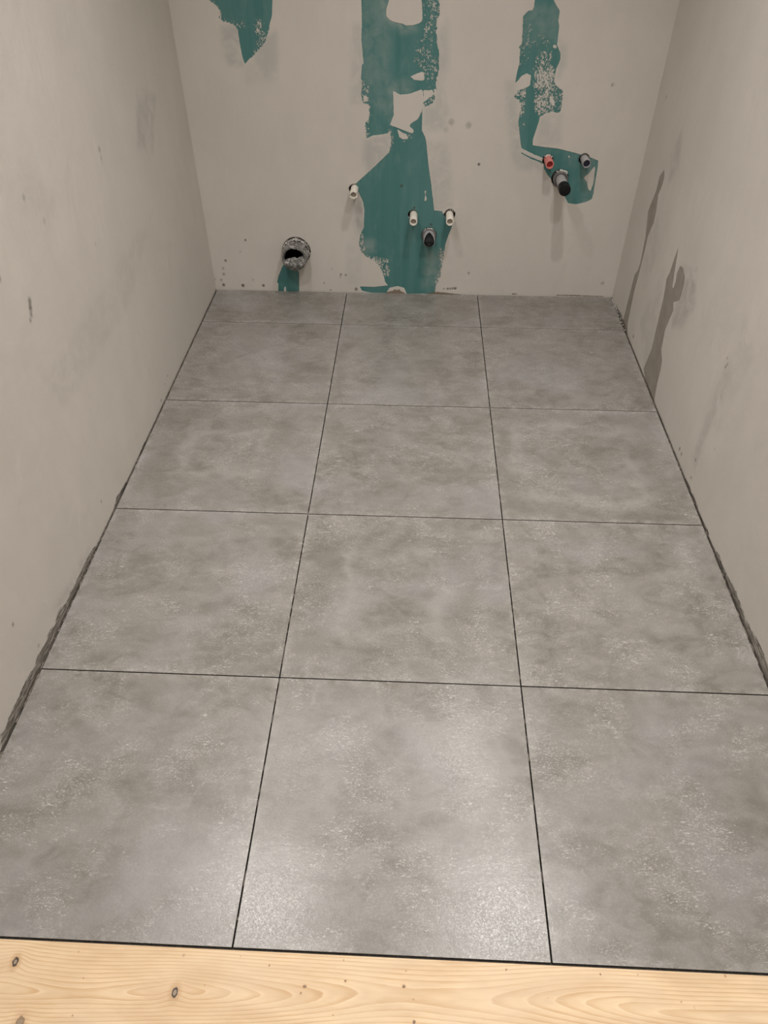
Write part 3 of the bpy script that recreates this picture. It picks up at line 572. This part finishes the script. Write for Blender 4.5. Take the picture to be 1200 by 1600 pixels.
# drain under the red pipe: rubber collar, grey tube, black cap
t = thing('drain_pipe', 'long grey drain stub with black cap below the red pipe', 'pipe', at(D3))
me = lathe('rubber_collar', [(.0300, -.02), (.0300, .014), (.0285, .017), (.0250, .018), (.0245, .014), (.0215, .013)], 44)
bm = bmesh.new(); bm.from_mesh(me); bmesh.ops.delete(bm, geom=[f for f in bm.faces if len(f.verts) > 4], context='FACES_ONLY'); bm.to_mesh(me); bm.free()
link('rubber_collar', me, M['dgrey'], t)
me = lathe('pipe_ridge', [(.0302, .0030), (.0312, .0045), (.0302, .0060)], 44); me2 = me
link('drain_tube', lathe('drain_tube', [(.0205, -.03), (.0205, .105), (.0200, .106), (.0001, .106)], 40), M['grey'], t)
o = link('end_cap', lathe('end_cap', [(.0207, .100), (.0228, .1005), (.0232, .103), (.0232, .138), (.0222, .1415), (.019, .143), (.0001, .143)], 40), M['black'], t); o['label'] = 'black plastic end cap'
crumbs('plaster_crumbs', t, .0305, 26, .0042, M['chalk'], 35, 125, .008)

# drain between the ivory pipes: grey tape over a black plug, mouth folded to a peak
t = thing('drain_pipe', 'short grey drain stub with black peaked mouth between two ivory pipes', 'pipe', at(D2))
def peak(a, j, r, d):
    if j in (2, 3, 4, 5):
        s = math.sin(a); up = max(0.0, s); d -= .046 * max(0.0, 1 - abs(a - math.pi / 2) / 1.35); d += .003 * abs(math.cos(a)) ** 6
        r *= 1 - .04 * up
    return r, d
me = lathe('taped_tube', [(.0255, -.03), (.0255, .012), (.0248, .066), (.0240, .068), (.0226, .067), (.0222, .060)], 48, peak)
bm = bmesh.new(); bm.from_mesh(me); bmesh.ops.delete(bm, geom=[f for f in bm.faces if len(f.verts) > 4], context='FACES_ONLY'); bm.to_mesh(me); bm.free()
link('taped_tube', me, M['grey'], t)
me = lathe('rubber_collar', [(.0310, -.02), (.0310, .006), (.0295, .009), (.0262, .009), (.0258, .004)], 44)
bm = bmesh.new(); bm.from_mesh(me); bmesh.ops.delete(bm, geom=[f for f in bm.faces if len(f.verts) > 4], context='FACES_ONLY'); bm.to_mesh(me); bm.free()
link('rubber_collar', me, M['dgrey'], t)
def fold(a, j, r, d):
    s = max(0.0, math.sin(a)); return r * (1 - .10 * s ** 3 * (j > 0)), d - .034 * s * (r / .0225)
o = link('black_plug', lathe('black_plug', [(.0222, .020), (.0225, .066), (.0205, .072), (.013, .0745), (.006, .070), (.0001, .069)], 44, fold), M['black'], t); o['label'] = 'black plastic plug filling the mouth'
crumbs('plaster_crumbs', t, .0300, 12, .0034, M['chalk'], 55, 140, .006)

# large waste pipe wrapped in dusty film
t = thing('waste_pipe', 'large open waste pipe wrapped in dusty crumpled film near the left corner', 'pipe', at(DUCT))
def crinkle(amp, seed, f=26):
    def g(a, j, r, d):
        v = Vector((math.cos(a) * r * f * 2, d * f * 2.4, math.sin(a) * r * f * 2 + seed))
        k = noise.noise(v) * amp + noise.noise(v * 2.7) * amp * .6
        return r + k, d + (noise.noise(v * 1.3) * amp * .8 if d > .01 else 0)
    return g
RW = .0520
me = lathe('pipe_wall', [(RW - .004, -.045), (RW - .003, .0), (RW - .003, .066), (RW - .006, .067), (RW - .007, .06), (RW - .008, -.03), (.0001, -.032)], 56)
o = link('pipe_wall', me, M['black'], t); o['label'] = 'dark pipe interior'
prof = [(RW + .003, -.01)] + [(RW + .003 - .0012 * math.sin(k * 1.3), k * .008) for k in range(0, 10)] + [(RW + .001, .079), (RW - .001, .0815), (RW - .005, .080), (RW - .007, .073), (RW - .008, .060)]
me = lathe('plastic_film', prof, 120, crinkle(.0042, 3.0))
bm = bmesh.new(); bm.from_mesh(me); bmesh.ops.delete(bm, geom=[f for f in bm.faces if len(f.verts) > 4], context='FACES_ONLY')
sol = None; bm.to_mesh(me); bm.free()
link('plastic_film', me, M['film'], t)
# flap of film hanging over the lower half of the mouth
NU, NV = 44, 26; Vv = []; F = []
for j in range(NV):
    v = j / (NV - 1)
    for i in range(NU):
        u = -1 + 2 * i / (NU - 1)
        R = RW - .004; x = R * u * .97; zb = -math.sqrt(max(R * R - x * x, 1e-8))
        zt = R * (-.26 + .36 * min(1, max(0, (u + 1) / .95)) ** .8 - .10 * math.exp(-((u - .25) / .12) ** 2) + .30 * max(0, u - .30))
        zt = max(zt, zb + .0005); z = zb + (zt - zb) * v
        b = math.sin(math.pi * min(1, v * .75 + .12)) * (1 - u * u) ** .5
        dd = .0755 + .017 * b - .030 * max(0, v - .55) ** 1.5 * 2
        k = noise.noise(Vector((x * 60, z * 60, 1.7))) * .0055 + abs(noise.noise(Vector((x * 120, z * 90, 5.7)))) * .0055
        Vv.append((x, -(dd + k), z - .002 * b))
for j in range(NV - 1):
    for i in range(NU - 1):
        a = j * NU + i; F.append((a, a + 1, a + NU + 1, a + NU))
me = bpy.data.meshes.new('film_flap'); me.from_pydata(Vv, [], F); me.polygons.foreach_set('use_smooth', [True] * len(F)); me.update()
o = link('film_flap', me, M['film'], t); sm = o.modifiers.new('thickness', 'SOLIDIFY'); sm.thickness = .0009; o['label'] = 'crumpled flap of clear film bulging out of the mouth'
# ragged white crust round the top of the hole
prof = [(RW + .0035, -.004), (RW + .0110, .002), (RW + .0100, .010), (RW + .0050, .016), (RW + .0035, .009)]
def crust(a, j, r, d):
    s = math.sin(a); v = Vector((math.cos(a) * 4, s * 4, j * .7)); k = noise.noise(v * 1.6) * .006 + noise.noise(v * 5) * .003
    top = max(0.0, min(1.0, .55 + s * .8 - .25 * math.cos(a)))
    if j in (1, 2, 3): return r + (k - .0055 * (1 - top)), d * (.25 + .9 * top) + k * .6
    return r, d
me = lathe('plaster_crust', prof, 110, crust)
bm = bmesh.new(); bm.from_mesh(me); bmesh.ops.delete(bm, geom=[f for f in bm.faces if len(f.verts) > 4], context='FACES_ONLY'); bm.to_mesh(me); bm.free()
o = link('plaster_crust', me, M['crust'], t); o['label'] = 'ragged white plaster crust around the pipe'

# ------------------------------------------------------------------ ceiling lamps (outside the picture, they light the bay; the board-end pair is added fill)
LN = ['over the left side of the middle tiles', 'over the right side of the middle tiles', 'nearest the green patches on the left', 'nearest the red pipe', 'added as fill over the wooden board on the left', 'added as fill over the wooden board on the right']
for (x, y, w), ln in zip(LAMPS, LN):
    t = thing('ceiling_downlight', 'round white recessed downlight in the ceiling ' + ln, 'lamp', (x, y, CEIL), 'recessed ceiling downlights')
    bm = bmesh.new(); me = lathe('trim_ring', [(.048, 0), (.047, .003), (.040, .005), (.037, .003), (.036, .001)], 40)
    bm.from_mesh(me); bmesh.ops.delete(bm, geom=[f for f in bm.faces if len(f.verts) > 4], context='FACES_ONLY'); bm.to_mesh(me); bm.free()
    o = link('trim_ring', me, M['trim'], t); o.rotation_euler = (math.pi / 2, 0, 0)
    o = link('lamp_lens', lathe('lamp_lens', [(.0365, .0005), (.0365, .0012), (.0001, .0012)], 40), M['lens'], t); o.rotation_euler = (math.pi / 2, 0, 0)
    ld = bpy.data.lights.new('downlight_beam', 'AREA'); ld.shape = 'DISK'; ld.size = LAMP_R * 2; ld.energy = w; ld.spread = math.radians(SPREAD); ld.color = LAMP_COL
    lo = bpy.data.objects.new('downlight_beam', ld); COL.objects.link(lo); lo.parent = t; lo.location = (0, 0, -.006)
